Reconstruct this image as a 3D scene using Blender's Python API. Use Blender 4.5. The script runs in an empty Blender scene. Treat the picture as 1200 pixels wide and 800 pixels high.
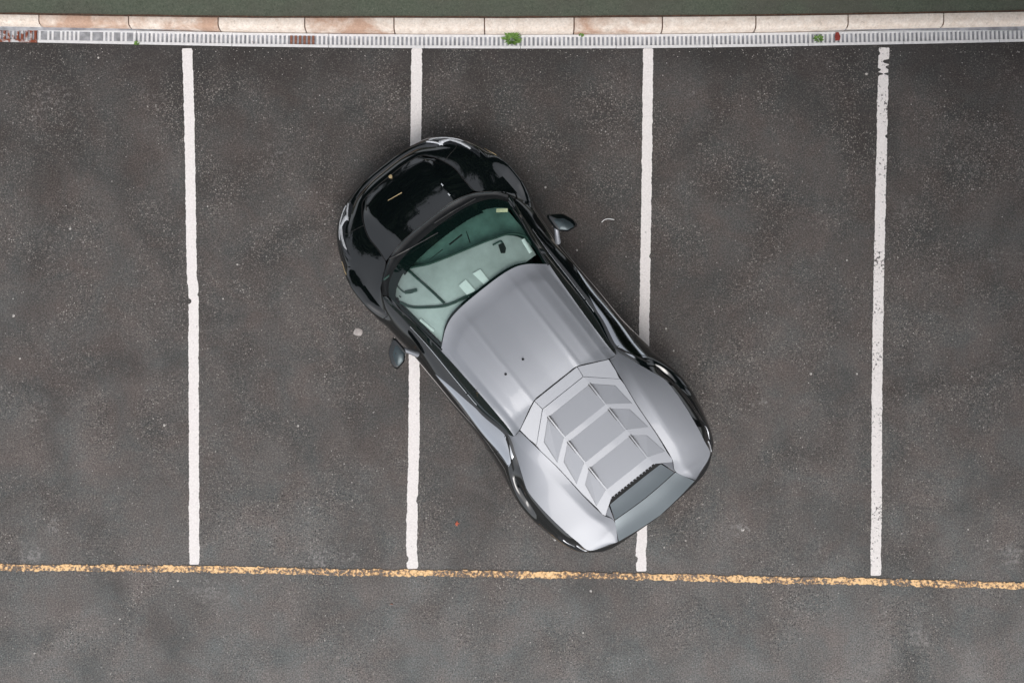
import bpy, bmesh, math, random
from mathutils import Vector, noise
random.seed(7)
S = bpy.context.scene
COL = S.collection
R = math.radians
# ------------------------------------------------------------------ camera, sky, sun, exposure
H, F = 11.0, 1206.0            # camera height, focal length in pixels of the 1200 px wide photograph
cam_d = bpy.data.cameras.new("camera"); cam = bpy.data.objects.new("camera", cam_d); COL.objects.link(cam)
cam.location = (0, 0, H); cam.rotation_euler = (0, 0, 0)
cam_d.sensor_width = 36; cam_d.lens = 36 * F / 1200; cam_d.clip_end = 2000
S.camera = cam
SUN_EL, SUN_AZ = R(58), R(168)      # azimuth clockwise from +Y
wd = bpy.data.worlds.new("World"); S.world = wd; wd.use_nodes = True
nt = wd.node_tree; bg = nt.nodes["Background"]
sky = nt.nodes.new("ShaderNodeTexSky"); sky.sky_type = 'NISHITA'; sky.sun_disc = False
sky.sun_elevation = SUN_EL; sky.sun_rotation = SUN_AZ; sky.air_density = 1.0; sky.dust_density = 3.0; sky.ozone_density = 1.0
hs = nt.nodes.new("ShaderNodeHueSaturation"); hs.inputs["Saturation"].default_value = 0.22
nt.links.new(sky.outputs[0], hs.inputs["Color"]); nt.links.new(hs.outputs[0], bg.inputs["Color"])
bg.inputs["Strength"].default_value = 0.15
sl = bpy.data.lights.new("sun", 'SUN'); sl.energy = 0.7; sl.angle = R(30); sl.color = (1.0, 0.95, 0.92)
so = bpy.data.objects.new("sun", sl); COL.objects.link(so)
sdir = Vector((math.sin(SUN_AZ) * math.cos(SUN_EL), math.cos(SUN_AZ) * math.cos(SUN_EL), math.sin(SUN_EL)))
so.rotation_euler = sdir.to_track_quat('Z', 'Y').to_euler(); so.location = (3, -12, 18)
S.view_settings.view_transform = 'Standard'; S.view_settings.look = 'None'
S.view_settings.exposure = 0.45; S.view_settings.gamma = 1.0
S.render.engine = 'CYCLES'

def at(px, py, z=0.0):
    "pixel of the photograph -> point at height z (the camera looks straight down)"
    return Vector(((px - 600) * (H - z) / F, (400 - py) * (H - z) / F, z))

# ------------------------------------------------------------------ materials
def new_mat(name):
    m = bpy.data.materials.new(name); m.use_nodes = True
    return m, m.node_tree, m.node_tree.nodes["Principled BSDF"]
def N(t, kind, **kw):
    n = t.nodes.new(kind)
    for k, v in kw.items():
        if k in n.inputs.keys(): n.inputs[k].default_value = v
        else: setattr(n, k, v)
    return n
def noise_tex(t, vec, scale, detail=4, rough=0.55, dist=0.0):
    n = N(t, "ShaderNodeTexNoise"); n.inputs["Scale"].default_value = scale; n.inputs["Detail"].default_value = detail
    n.inputs["Roughness"].default_value = rough; n.inputs["Distortion"].default_value = dist
    t.links.new(vec, n.inputs["Vector"]); return n.outputs["Fac"]
def ramp(t, fac, stops):
    n = N(t, "ShaderNodeValToRGB"); e = n.color_ramp.elements
    while len(e) < len(stops): e.new(0.5)
    for i, (p, c) in enumerate(stops):
        e[i].position = p; e[i].color = (c, c, c, 1) if isinstance(c, (int, float)) else (*c, 1)
    t.links.new(fac, n.inputs[0]); return n.outputs[0]
def mix(t, fac, a, b, mode='MIX'):
    n = N(t, "ShaderNodeMix"); n.data_type = 'RGBA'; n.blend_type = mode
    for s, v in ((n.inputs[0], fac), (n.inputs[6], a), (n.inputs[7], b)):
        if isinstance(v, (int, float)): s.default_value = v if s == n.inputs[0] else (v, v, v, 1)
        elif isinstance(v, tuple): s.default_value = (*v, 1)
        else: t.links.new(v, s)
    return n.outputs[2]
def math_n(t, op, a, b=None, clamp=False):
    n = N(t, "ShaderNodeMath"); n.operation = op; n.use_clamp = clamp
    for i, v in enumerate((a, b)):
        if v is None: continue
        if isinstance(v, (int, float)): n.inputs[i].default_value = v
        else: t.links.new(v, n.inputs[i])
    return n.outputs[0]
def bump(t, p, h, strength, dist):
    b = N(t, "ShaderNodeBump"); b.inputs["Strength"].default_value = strength; b.inputs["Distance"].default_value = dist
    t.links.new(h, b.inputs["Height"]); t.links.new(b.outputs[0], p.inputs["Normal"])
def pos(t): return N(t, "ShaderNodeNewGeometry").outputs["Position"]
def local(t): return N(t, "ShaderNodeTexCoord").outputs["Object"]
def simple(name, col, rough=0.5, metal=0.0, spec=0.5, coat=0.0, var=0.0, scale=20, bmp=0.0, emit=None):
    m, t, p = new_mat(name)
    p.inputs["Base Color"].default_value = (*col, 1); p.inputs["Roughness"].default_value = rough
    p.inputs["Metallic"].default_value = metal; p.inputs["Specular IOR Level"].default_value = spec
    p.inputs["Coat Weight"].default_value = coat; p.inputs["Coat Roughness"].default_value = 0.04
    f = noise_tex(t, local(t), scale, 5)
    if var:
        c = mix(t, ramp(t, f, [(0.3, 1 - var), (0.7, 1.0)]), (0, 0, 0), col)
        c = mix(t, 1.0, ramp(t, f, [(0.3, 1 - var), (0.7, 1 + var * 0.3)]), col, 'MULTIPLY'); t.links.new(c, p.inputs["Base Color"])
    if bmp: bump(t, p, f, bmp, 0.01)
    return m

def asphalt_colour(t):
    v = pos(t)
    sep = N(t, "ShaderNodeSeparateXYZ"); t.links.new(v, sep.inputs[0])
    big = noise_tex(t, v, 0.55, 5, 0.6); mid = noise_tex(t, v, 2.2, 5, 0.65, 0.4)
    # base grey by position: the bays are older and darker, the lane in front is paler
    yv = math_n(t, 'ADD', sep.outputs[1], math_n(t, 'MULTIPLY', math_n(t, 'SUBTRACT', big, 0.5), 1.6))
    g = N(t, "ShaderNodeMapRange"); g.inputs["From Min"].default_value = 3.4; g.inputs["From Max"].default_value = -3.4
    t.links.new(yv, g.inputs[0])
    base = ramp(t, g.outputs[0], [(0.0, (0.056, 0.0525, 0.051)), (0.22, (0.071, 0.0665, 0.064)), (0.55, (0.087, 0.082, 0.0795)), (0.80, (0.104, 0.1005, 0.098)), (1.0, (0.130, 0.129, 0.127))])
    # patches: brownish against greenish grey
    c = mix(t, ramp(t, mid, [(0.35, 0.0), (0.65, 1.0)]), (0.95, 1.0, 1.0), (1.10, 1.0, 0.96)); c = mix(t, 1.0, base, c, 'MULTIPLY')
    c = mix(t, 1.0, c, ramp(t, noise_tex(t, v, 1.1, 3, 0.5, 0.8), [(0.3, 0.76), (0.7, 1.26)]), 'MULTIPLY')
    mp = N(t, 'ShaderNodeMapping'); mp.inputs['Scale'].default_value = (1.2, 0.45, 1); t.links.new(v, mp.inputs[0])
    c = mix(t, 1.0, c, ramp(t, noise_tex(t, mp.outputs[0], 1.6, 4, 0.6, 0.3), [(0.35, 0.91), (0.65, 1.07)]), 'MULTIPLY')
    # aggregate: two sizes of stones, plus grain
    grain = noise_tex(t, v, 62, 5, 0.85)
    c = mix(t, 1.0, c, ramp(t, grain, [(0.32, 0.35), (0.5, 0.98), (0.68, 2.0)]), 'MULTIPLY')
    dens = ramp(t, noise_tex(t, v, 1.3, 4, 0.6, 0.6), [(0.40, 0.20), (0.64, 1.0)])
    for sc, thr, lo_, hi_, col in ((75, 0.42, 0.55, 0.75, (0.24, 0.215, 0.195)), (46, 0.30, 0.78, 0.90, (0.34, 0.315, 0.29)), (24, 0.17, 0.90, 0.97, (0.50, 0.47, 0.44)), (60, 0.40, 0.60, 0.80, (0.030, 0.030, 0.031))):
        vo = N(t, "ShaderNodeTexVoronoi"); vo.inputs["Scale"].default_value = sc; t.links.new(v, vo.inputs["Vector"])
        d = ramp(t, vo.outputs["Distance"], [(thr * 0.6, 1.0), (thr * 1.35, 0.0)])
        sep2 = N(t, "ShaderNodeSeparateColor"); t.links.new(vo.outputs["Color"], sep2.inputs[0])
        pick = ramp(t, sep2.outputs[0], [(lo_, 0.0), (hi_, 1.0)])
        f = math_n(t, 'MULTIPLY', math_n(t, 'MULTIPLY', d, pick), dens)
        c = mix(t, math_n(t, 'MULTIPLY', f, 0.9), c, col)
    # pale mineral stains in irregular patches
    st = math_n(t, 'MULTIPLY', ramp(t, noise_tex(t, v, 1.7, 2, 0.5), [(0.60, 0.0), (0.72, 1.0)]), ramp(t, noise_tex(t, v, 26, 5, 0.7), [(0.52, 0.0), (0.64, 1.0)]))
    c = mix(t, math_n(t, 'MULTIPLY', st, 0.55), c, (0.26, 0.24, 0.23))
    wn = N(t, 'ShaderNodeTexNoise'); wn.inputs['Scale'].default_value = 11; wn.inputs['Detail'].default_value = 4; t.links.new(v, wn.inputs['Vector'])
    wv = N(t, 'ShaderNodeVectorMath'); wv.operation = 'MULTIPLY_ADD'; wv.inputs[1].default_value = (.55, .35, 0); t.links.new(wn.outputs['Color'], wv.inputs[0]); t.links.new(v, wv.inputs[2])
    # scuffed cement spots where they lie in the photograph
    for (px, py, r) in ((372, 653, .20), (404, 652, .10), (62, 618, .10), (38, 650, .16), (245, 690, .18), (1185, 650, .16), (1075, 745, .16), (870, 622, .10), (893, 470, .08)):
        q = at(px, py)
        vm = N(t, "ShaderNodeVectorMath"); vm.operation = 'DISTANCE'; t.links.new(wv.outputs[0], vm.inputs[0]); vm.inputs[1].default_value = q + Vector((.275, .175, 0))
        dd = math_n(t, 'DIVIDE', vm.outputs["Value"], r)
        f = math_n(t, 'MULTIPLY', ramp(t, dd, [(0.25, 1.0), (1.0, 0.0)]), ramp(t, noise_tex(t, v, 24, 6, 0.8), [(0.46, 0.0), (0.60, 1.0)]))
        c = mix(t, math_n(t, 'MULTIPLY', f, 0.7), c, (0.31, 0.295, 0.285))
    # asphalt darker towards the drain
    q = ramp(t, math_n(t, 'ADD', sep.outputs[1], math_n(t, 'MULTIPLY', math_n(t, 'SUBTRACT', mid, 0.5), 0.5)), [(0.0, 0.0), (1.0, 0.0)])
    g2 = N(t, "ShaderNodeMapRange"); g2.inputs["From Min"].default_value = 2.7; g2.inputs["From Max"].default_value = 3.2
    t.links.new(math_n(t, 'ADD', sep.outputs[1], math_n(t, 'MULTIPLY', math_n(t, 'SUBTRACT', mid, 0.5), 0.9)), g2.inputs[0])
    c = mix(t, math_n(t, 'MULTIPLY', g2.outputs[0], 0.45), c, (0.030, 0.029, 0.029))
    return c, grain, v
def make_asphalt():
    m, t, p = new_mat("asphalt")
    c, grain, v = asphalt_colour(t)
    t.links.new(c, p.inputs["Base Color"]); p.inputs["Roughness"].default_value = 0.9; p.inputs["Specular IOR Level"].default_value = 0.25
    bump(t, p, grain, 0.5, 0.006); return m
def make_paint(name, cols, lo, hi, edge=None, kw=0.12):
    "worn road paint: flakes off where the noise says so and shows the asphalt"
    m, t, p = new_mat(name)
    c, grain, v = asphalt_colour(t)
    w = noise_tex(t, v, 34, 6, 0.72); k = noise_tex(t, v, 3.0, 3, 0.5)
    w2 = math_n(t, 'ADD', w, math_n(t, 'MULTIPLY', math_n(t, 'SUBTRACT', k, 0.5), 0.42 if edge else kw))
    paint = mix(t, ramp(t, noise_tex(t, v, 60, 4), [(0.3, 0.0), (0.7, 1.0)]), cols[0], cols[1])
    if edge: paint = mix(t, ramp(t, w2, [(lo + 0.02, 1.0), (hi + 0.06, 0.0)]), paint, edge)
    if edge: c = mix(t, 0.10, c, edge)
    c = mix(t, ramp(t, w2, [(lo, 0.0), (hi, 1.0)]), c, paint)
    t.links.new(c, p.inputs["Base Color"]); p.inputs["Roughness"].default_value = 0.75; p.inputs["Specular IOR Level"].default_value = 0.3
    bump(t, p, grain, 0.35, 0.004); return m

M = {}
M['asphalt'] = make_asphalt()
M['white_paint'] = make_paint("white_road_paint", ((0.70, 0.66, 0.64), (0.84, 0.80, 0.78)), 0.29, 0.35)
M['white_worn'] = make_paint("worn_white_road_paint", ((0.68, 0.64, 0.62), (0.82, 0.78, 0.76)), 0.37, 0.42, kw=0.38)
M['yellow_paint'] = make_paint("worn_yellow_road_paint", ((0.80, 0.50, 0.23), (0.90, 0.64, 0.37)), 0.45, 0.49, edge=(0.42, 0.22, 0.09))

def make_kerb(name, stain):
    m, t, p = new_mat(name); v = pos(t)
    c = mix(t, ramp(t, noise_tex(t, v, 14, 5, 0.65), [(0.3, 0.0), (0.7, 1.0)]), (0.68, 0.57, 0.48), (0.86, 0.78, 0.70))
    st = ramp(t, noise_tex(t, v, 2.6, 5, 0.6, 0.5), [(0.62 - stain, 0.0), (0.80 - stain, 1.0)])
    c = mix(t, math_n(t, 'MULTIPLY', st, 0.8), c, (0.44, 0.25, 0.16))
    gr = ramp(t, noise_tex(t, v, 9, 5, 0.7), [(0.60, 0.0), (0.75, 1.0)])
    c = mix(t, math_n(t, 'MULTIPLY', gr, 0.6), c, (0.20, 0.14, 0.10))
    c = mix(t, 1.0, c, ramp(t, noise_tex(t, v, 45, 5, 0.8), [(0.33, 0.80), (0.6, 1.05)]), 'MULTIPLY')
    t.links.new(c, p.inputs["Base Color"]); p.inputs["Roughness"].default_value = 0.9
    bump(t, p, noise_tex(t, v, 80, 4, 0.7), 0.4, 0.006); return m
M['kerb'] = make_kerb("pale_kerb_concrete", 0.0); M['kerb_brown'] = make_kerb("brown_stained_kerb_concrete", 0.24)
def make_metal(name, a, b, rust):
    m, t, p = new_mat(name); v = pos(t)
    c = mix(t, ramp(t, noise_tex(t, v, 25, 5, 0.7), [(0.3, 0.0), (0.7, 1.0)]), a, b)
    r = ramp(t, noise_tex(t, v, 7, 5, 0.7), [(0.66 - rust, 0.0), (0.74 - rust, 1.0)])
    c = mix(t, r, c, (0.22, 0.055, 0.025))
    t.links.new(c, p.inputs["Base Color"]); p.inputs["Roughness"].default_value = 0.65; p.inputs["Metallic"].default_value = 0.15
    return m
M['grate'] = make_metal("galvanised_grate", (0.62, 0.615, 0.62), (0.80, 0.79, 0.79), 0.0)
M['grate_rust'] = make_metal("rusty_grate", (0.46, 0.46, 0.47), (0.62, 0.61, 0.61), 0.22)
M['soil'] = simple('brown_soil', (.10, .055, .035), .95, var=.6, scale=30)
M['silt'] = simple("drain_silt", (0.36, 0.37, 0.40), 0.9, var=0.6, scale=9)
M['silt_full'] = simple("packed_drain_silt", (0.34, 0.345, 0.36), 0.95, var=0.5, scale=14)
def make_turf():
    m, t, p = new_mat("turf"); v = pos(t)
    c = mix(t, ramp(t, noise_tex(t, v, 45, 5, 0.7), [(0.3, 0.0), (0.7, 1.0)]), (0.055, 0.070, 0.050), (0.12, 0.135, 0.10))
    c = mix(t, ramp(t, noise_tex(t, v, 1.5, 3), [(0.4, 0.0), (0.65, 0.6)]), c, (0.09, 0.085, 0.07))
    t.links.new(c, p.inputs["Base Color"]); p.inputs["Roughness"].default_value = 0.95; return m
M['turf'] = make_turf()
def make_leaf(name, a, b, scale=3.0):
    m, t, p = new_mat(name); v = pos(t)
    c = mix(t, ramp(t, noise_tex(t, v, scale, 4, 0.7), [(0.3, 0.0), (0.7, 1.0)]), a, b)
    t.links.new(c, p.inputs["Base Color"]); p.inputs["Roughness"].default_value = 0.7; p.inputs["Specular IOR Level"].default_value = 0.2
    return m
M['blade'] = make_leaf("grass_blade", (0.065, 0.085, 0.052), (0.21, 0.22, 0.17), 9)
M['weed'] = make_leaf("weed_leaf", (0.09, 0.20, 0.04), (0.26, 0.40, 0.12), 30)
M['crown'] = make_leaf("tree_leaf", (0.020, 0.042, 0.026), (0.05, 0.085, 0.045), 1.2)
M['bark'] = simple("bark", (0.07, 0.05, 0.04), 0.9, var=0.5, scale=12)
# car
M['black'] = simple("gloss_black_paint", (0.003, 0.0045, 0.005), 0.05, spec=0.9, coat=0.4)
M['silver'] = simple("satin_silver_grey_paint", (0.255, 0.267, 0.292), 0.48, metal=0.52, spec=0.5, coat=0.45, var=0.04, scale=1.8)  # sky reflected in the black body panels, put into this grey
M['gloss_silver'] = simple('gloss_silver_paint', (0.50, 0.52, 0.55), 0.12, metal=1.0)  # brighter grey: sky reflected in the black shoulder, put into the colour
M['slate'] = simple("satin_slate_grey_paint", (0.22, 0.25, 0.265), 0.34, metal=0.6, var=0.06, scale=3)  # darker grey: dimmer reflection on the tail put into the colour
M['plastic'] = simple("black_plastic", (0.010, 0.011, 0.012), 0.4, spec=0.4, var=0.3, bmp=0.1, scale=60)
M['rubber'] = simple("rubber", (0.012, 0.012, 0.012), 0.75, spec=0.3, var=0.2)
M['rim'] = simple("dark_rim", (0.05, 0.05, 0.055), 0.3, metal=0.9)
M['dark_glass'] = simple("dark_side_glass", (0.004, 0.010, 0.009), 0.03, spec=0.6, coat=0.0)
M['lens'] = simple("smoked_lamp_lens", (0.02, 0.022, 0.025), 0.05, spec=0.9)
M['lamp_white'] = simple("lamp_reflector", (0.75, 0.77, 0.80), 0.25, metal=0.4, var=0.3, scale=40)
M['red_lens'] = simple("red_lamp_lens", (0.20, 0.01, 0.01), 0.1)
M['dash'] = simple("dashboard_leather", (0.12, 0.215, 0.19), 0.6, var=0.35, scale=8, bmp=0.2)
M['dash_dark'] = simple("dark_vent", (0.012, 0.016, 0.016), 0.6)
M['shade'] = simple("pale_shade_fabric", (0.58, 0.60, 0.60), 0.55, metal=0.1, var=0.4, scale=2.4, bmp=0.08)  # pale tone of the sky reflected in the windscreen
M['shade_edge'] = simple("dark_green_binding", (0.02, 0.055, 0.045), 0.7, var=0.3)
M['card'] = simple("white_card", (0.95, 0.96, 0.96), 0.8, var=0.05)
M['yellow'] = simple("cream_sticker", (0.90, 0.82, 0.55), 0.7, var=0.1)
M['gold'] = simple("gold_badge", (0.75, 0.58, 0.33), 0.3, metal=0.5)
M['chrome'] = simple("bright_metal", (0.72, 0.74, 0.76), 0.25, metal=0.9)
M['mirror_grey'] = simple("mirror_cap_grey", (0.05, 0.068, 0.076), 0.3, metal=0.4, var=0.25, scale=14)
def make_glass():
    m, t, p = new_mat("green_tinted_glass"); t.nodes.remove(p)
    tr = N(t, "ShaderNodeBsdfTransparent"); tr.inputs[0].default_value = (0.77, 0.872, 0.838, 1)
    gl = N(t, "ShaderNodeBsdfGlossy"); gl.inputs["Roughness"].default_value = 0.015
    fr = N(t, "ShaderNodeFresnel"); fr.inputs[0].default_value = 1.5
    mx = N(t, "ShaderNodeMixShader"); t.links.new(fr.outputs[0], mx.inputs[0]); t.links.new(tr.outputs[0], mx.inputs[1]); t.links.new(gl.outputs[0], mx.inputs[2])
    t.links.new(mx.outputs[0], t.nodes["Material Output"].inputs[0]); return m
M['glass'] = make_glass()
M['stone'] = simple("pale_stone", (0.42, 0.38, 0.36), 0.9, var=0.3, scale=60)
M['grit'] = simple("pale_grit", (0.55, 0.52, 0.49), 0.9, var=0.3, scale=60)
M['red'] = simple("dry_red_leaf", (0.55, 0.13, 0.07), 0.8, var=0.3, scale=60)
M['rustbrown'] = simple('rust_brown', (0.26, 0.11, 0.07), 0.9, var=0.5, scale=40)
M['rustred'] = simple("dark_red_scrap", (0.26, 0.035, 0.025), 0.8, var=0.4, scale=60)

# ------------------------------------------------------------------ mesh helpers
def link(name, verts, faces, mat, parent=None, smooth=None, **props):
    me = bpy.data.meshes.new(name); me.from_pydata([tuple(v) for v in verts], [], faces); me.validate(); me.update()
    if mat: me.materials.append(mat)
    if smooth is not None:
        me.polygons.foreach_set("use_smooth", [True] * len(me.polygons)); me.set_sharp_from_angle(angle=R(smooth))
    o = bpy.data.objects.new(name, me); COL.objects.link(o); o.parent = parent
    for k, v in props.items(): o[k] = v
    return o
def empty(name, loc=(0, 0, 0), rz=0.0, **props):
    o = bpy.data.objects.new(name, None); COL.objects.link(o); o.location = loc; o.rotation_euler = (0, 0, rz); o.empty_display_size = 0.2
    for k, v in props.items(): o[k] = v
    return o
class MB:
    def __init__(s): s.v = []; s.f = []
    def add(s, verts, faces):
        b = len(s.v); s.v += [Vector(x) for x in verts]; s.f += [tuple(i + b for i in f) for f in faces]; return s
    def box(s, x0, x1, y0, y1, z0, z1):
        v = [(x0, y0, z0), (x1, y0, z0), (x1, y1, z0), (x0, y1, z0), (x0, y0, z1), (x1, y0, z1), (x1, y1, z1), (x0, y1, z1)]
        return s.add(v, [(0, 3, 2, 1), (4, 5, 6, 7), (0, 1, 5, 4), (1, 2, 6, 5), (2, 3, 7, 6), (3, 0, 4, 7)])
    def prism(s, top, depth):
        n = len(top); lo = [Vector(p) - Vector((0, 0, depth)) for p in top]
        return s.add(list(top) + lo, [tuple(range(n)), tuple(reversed(range(n, 2 * n)))] + [(i, i + n, (i + 1) % n + n, (i + 1) % n) for i in range(n)])
    def tube(s, pts, r, k=8, caps=True):
        pts = [Vector(p) for p in pts]; n = len(pts); rr = r if isinstance(r, (list, tuple)) else [r] * n; rings = []
        for i, p in enumerate(pts):
            d = (pts[min(i + 1, n - 1)] - pts[max(i - 1, 0)]).normalized()
            a = d.orthogonal().normalized() if i == 0 else (a - d * a.dot(d)).normalized()
            b = d.cross(a); rings += [p + (a * math.cos(2 * math.pi * j / k) + b * math.sin(2 * math.pi * j / k)) * rr[i] for j in range(k)]
        f = [(i * k + j, i * k + (j + 1) % k, (i + 1) * k + (j + 1) % k, (i + 1) * k + j) for i in range(n - 1) for j in range(k)]
        if caps: f += [tuple(reversed(range(k))), tuple(range((n - 1) * k, n * k))]
        return s.add(rings, f)
    def make(s, name, mat, parent=None, smooth=None, bevel=0.0, **props):
        o = link(name, s.v, s.f, mat, parent, smooth, **props)
        if bevel:
            b = o.modifiers.new("bevel", 'BEVEL'); b.width = bevel; b.segments = 2; b.limit_method = 'ANGLE'; b.angle_limit = R(35)
            b.harden_normals = False
        return o
def crv(pts, n):
    "Catmull-Rom through pts, n samples, parameter by control index"
    P = [Vector(p) for p in pts]; m = len(P) - 1; out = []
    for i in range(n):
        t = i / (n - 1) * m; k = min(int(t), m - 1); out.append(cr(P, k, t - k))
    return out
def cr(P, k, u):
    a = P[k - 1] if k > 0 else P[0] * 2 - P[1]; b = P[k]; c = P[k + 1]; d = P[k + 2] if k + 2 < len(P) else P[-1] * 2 - P[-2]
    return 0.5 * (2 * b + (c - a) * u + (2 * a - 5 * b + 4 * c - d) * u * u + (3 * b - a - 3 * c + d) * u ** 3)
def arc(pts, n):
    "resampled evenly by length"
    d = crv(pts, 200); L = [0]
    for i in range(1, 200): L.append(L[-1] + (d[i] - d[i - 1]).length)
    out = []; j = 0
    for i in range(n):
        t = L[-1] * i / (n - 1)
        while j < 198 and L[j + 1] < t: j += 1
        u = (t - L[j]) / max(1e-9, L[j + 1] - L[j]); out.append(d[j].lerp(d[j + 1], u))
    return out
def loft(curves, nv):
    "rows of points across the given sampled curves, smooth between them"
    n = len(curves[0]); rows = [[None] * n for _ in range(nv)]
    for i in range(n):
        col = crv([c[i] for c in curves], nv)
        for j in range(nv): rows[j][i] = col[j]
    return rows
def grid(rows, flip=False, off=0):
    h, w = len(rows), len(rows[0]); v = [p for r in rows for p in r]
    f = [(j * w + i, j * w + i + 1, (j + 1) * w + i + 1, (j + 1) * w + i) for j in range(h - 1) for i in range(w - 1)]
    return v, ([tuple(reversed(q)) for q in f] if flip else f)
def mir(v, f): return [Vector((p.x, -p.y, p.z)) for p in v], [tuple(reversed(q)) for q in f]
def weld_make(name, parts, mat, parent, smooth=35, **props):
    bm = bmesh.new()
    for v, f in parts:
        vs = [bm.verts.new(p) for p in v]
        for q in f:
            try: bm.faces.new([vs[i] for i in q])
            except ValueError: pass
    bmesh.ops.remove_doubles(bm, verts=bm.verts, dist=0.0006)
    me = bpy.data.meshes.new(name); bm.to_mesh(me); bm.free(); me.materials.append(mat)
    me.polygons.foreach_set("use_smooth", [True] * len(me.polygons)); me.set_sharp_from_angle(angle=R(smooth))
    o = bpy.data.objects.new(name, me); COL.objects.link(o); o.parent = parent
    for k, w in props.items(): o[k] = w
    return o

# ------------------------------------------------------------------ ground
def sheet(name, x0, x1, y0, y1, z, mat, n=1, **props):
    return link(name, [(x0, y0, z), (x1, y0, z), (x1, y1, z), (x0, y1, z)], [(0, 1, 2, 3)], mat, None, **props)
def cl(pts, x):
    for (a, b), (c, d) in zip(pts, pts[1:]):
        if x <= c or (c, d) == pts[-1]: return b + (d - b) * (x - a) / (c - a)
KT = [(-60, 16.0), (0, 17), (150, 19.3), (300, 21.2), (450, 21.0), (600, 21.5), (750, 20.3), (900, 19), (1000, 17.5), (1100, 15.7), (1200, 14), (1260, 12.8)]
KB = [(-60, 31.3), (0, 32.5), (150, 35.3), (300, 38.3), (450, 40.2), (600, 41), (750, 40.5), (900, 38.3), (1000, 36.3), (1200, 32.5), (1260, 31.0)]
GB = [(-60, 46.3), (0, 47.6), (150, 50.3), (300, 53.0), (450, 54.3), (600, 54.8), (750, 54.5), (900, 52.7), (1050, 50.3), (1200, 47.0), (1260, 45.5)]
KH = 0.11
# the asphalt stops at the drain channel; the lawn starts behind the kerb
xs = list(range(-480, 1661, 20))
edge = [at(x, cl(GB, x)) for x in xs]
v = [(-250, -250, 0), (250, -250, 0), (250, edge[-1].y, 0)] + [tuple(p) for p in reversed(edge)] + [(-250, edge[0].y, 0)]
link("parking_ground", v, [tuple(range(len(v)))], M['asphalt'], None, kind='structure', label='dark speckled asphalt of the car park, stained and patched')
edge = [at(x, cl(KT, x), KH) for x in xs]
v = [(p.x, p.y, KH - 0.015) for p in edge]; v = [(-250, edge[0].y, KH - .015)] + v + [(250, edge[-1].y, KH - .015), (250, 250, KH - .015), (-250, 250, KH - .015)]
link("lawn", v, [tuple(range(len(v)))], M['turf'], None, kind='structure', label='dark green turf strip behind the kerb')
sheet("subsoil_ground", -250, 250, 2.9, 4.2, -0.16, M['soil'], kind='structure')

q = [at(x, cl(KT, x), KH) for x in xs]; v = [(p.x, p.y, KH - .010) for p in q] + [(p.x, p.y + .022 + .008 * noise.noise(Vector((p.x * 3, 0, 0))), KH - .010) for p in q]; n = len(q)
link("soil_strip", v, [(i, i + 1, n + i + 1, n + i) for i in range(n - 1)], M['soil'], None, kind='structure')
# lawn: short blades near the kerb
vb, fb = [], []
for i in range(52000):
    px = random.uniform(-150, 1350); back = random.random() ** 1.2 * 0.7
    b = at(px, cl(KT, px), KH); x, y, z = b.x, b.y + 0.010 + back, KH - 0.02
    a = random.uniform(0, 6.283); w = random.uniform(.0015, .003); h = random.uniform(.010, .024) ; ln = random.uniform(.0, .02)
    dx, dy = math.cos(a), math.sin(a); k = len(vb)
    vb += [(x - dy * w, y + dx * w, z), (x + dy * w, y - dx * w, z), (x + dx * ln, y + dy * ln, z + h)]; fb.append((k, k + 1, k + 2))
link("grass", vb, fb, M['blade'], None, kind='stuff', label='short dull green grass growing up to the back of the kerb', category='grass')

# ------------------------------------------------------------------ kerb stones (parts of the kerb)
kerb = empty("kerb", at(600, 30), kind='structure'); kerb['label'] = 'pale concrete kerb of butted stones between lawn and drain'
bpy.context.view_layer.update()
J = [-60, 51, 155, 259, 359.5, 463, 568, 672, 774.5, 883, 990, 1101, 1260]
brown = {1, 2, 4, 7}
inv = kerb.matrix_world.inverted()
for i, (a, b) in enumerate(list(zip(J, J[1:])) + [(-164, -60), (-268, -164), (-372, -268), (1260, 1364), (1364, 1468), (1468, 1572)]):
    a += 0.75; b -= 0.75; ro = []; nseg = 8
    for k in range(nseg + 1):
        x = a + (b - a) * k / nseg
        T = at(x, cl(KT, x), KH); B0 = at(x, cl(KB, x), 0.0)
        w = 0.003 * noise.noise(Vector((x * .05, i * 3, 0)))
        prof = [(T.y + 0.0, -0.1), (T.y, KH - .004), (T.y - .006, KH), (B0.y + .050 + w, KH), (B0.y + .028 + w, KH - .010), (B0.y + .010 + w, KH - .045), (B0.y + .004, .0), (B0.y + .004, -.1)]
        ro.append([Vector((B0.x, y, z)) for y, z in prof])
    vv, ff = grid(ro); n = len(ro[0])
    ff += [tuple(range(n)), tuple(reversed(range(nseg * n, nseg * n + n)))]
    link("kerb_stone", [inv @ p for p in vv], ff, M['kerb_brown'] if i in brown else M['kerb'], kerb, smooth=40)
link("kerb_mortar", [inv @ p for p in (at(-372, 24, .02), at(-372, 36, .02))] + [inv @ p for p in (at(1572, 36, .02), at(1572, 24, .02))], [(0, 1, 2, 3)], M['silt'], kerb)
# narrow mortar body behind the joints
mb = MB()
for x in J[1:-1]:
    T = at(x, cl(KT, x), KH); B0 = at(x, cl(KB, x), 0); mb.box(B0.x - .006, B0.x + .006, B0.y + .02, T.y - .012, -.05, KH - .018)
o = mb.make("joint_mortar", simple("joint_mortar", (0.16, 0.09, 0.06), 0.95, var=0.5, scale=40), kerb); o.data.transform(inv)

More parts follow.
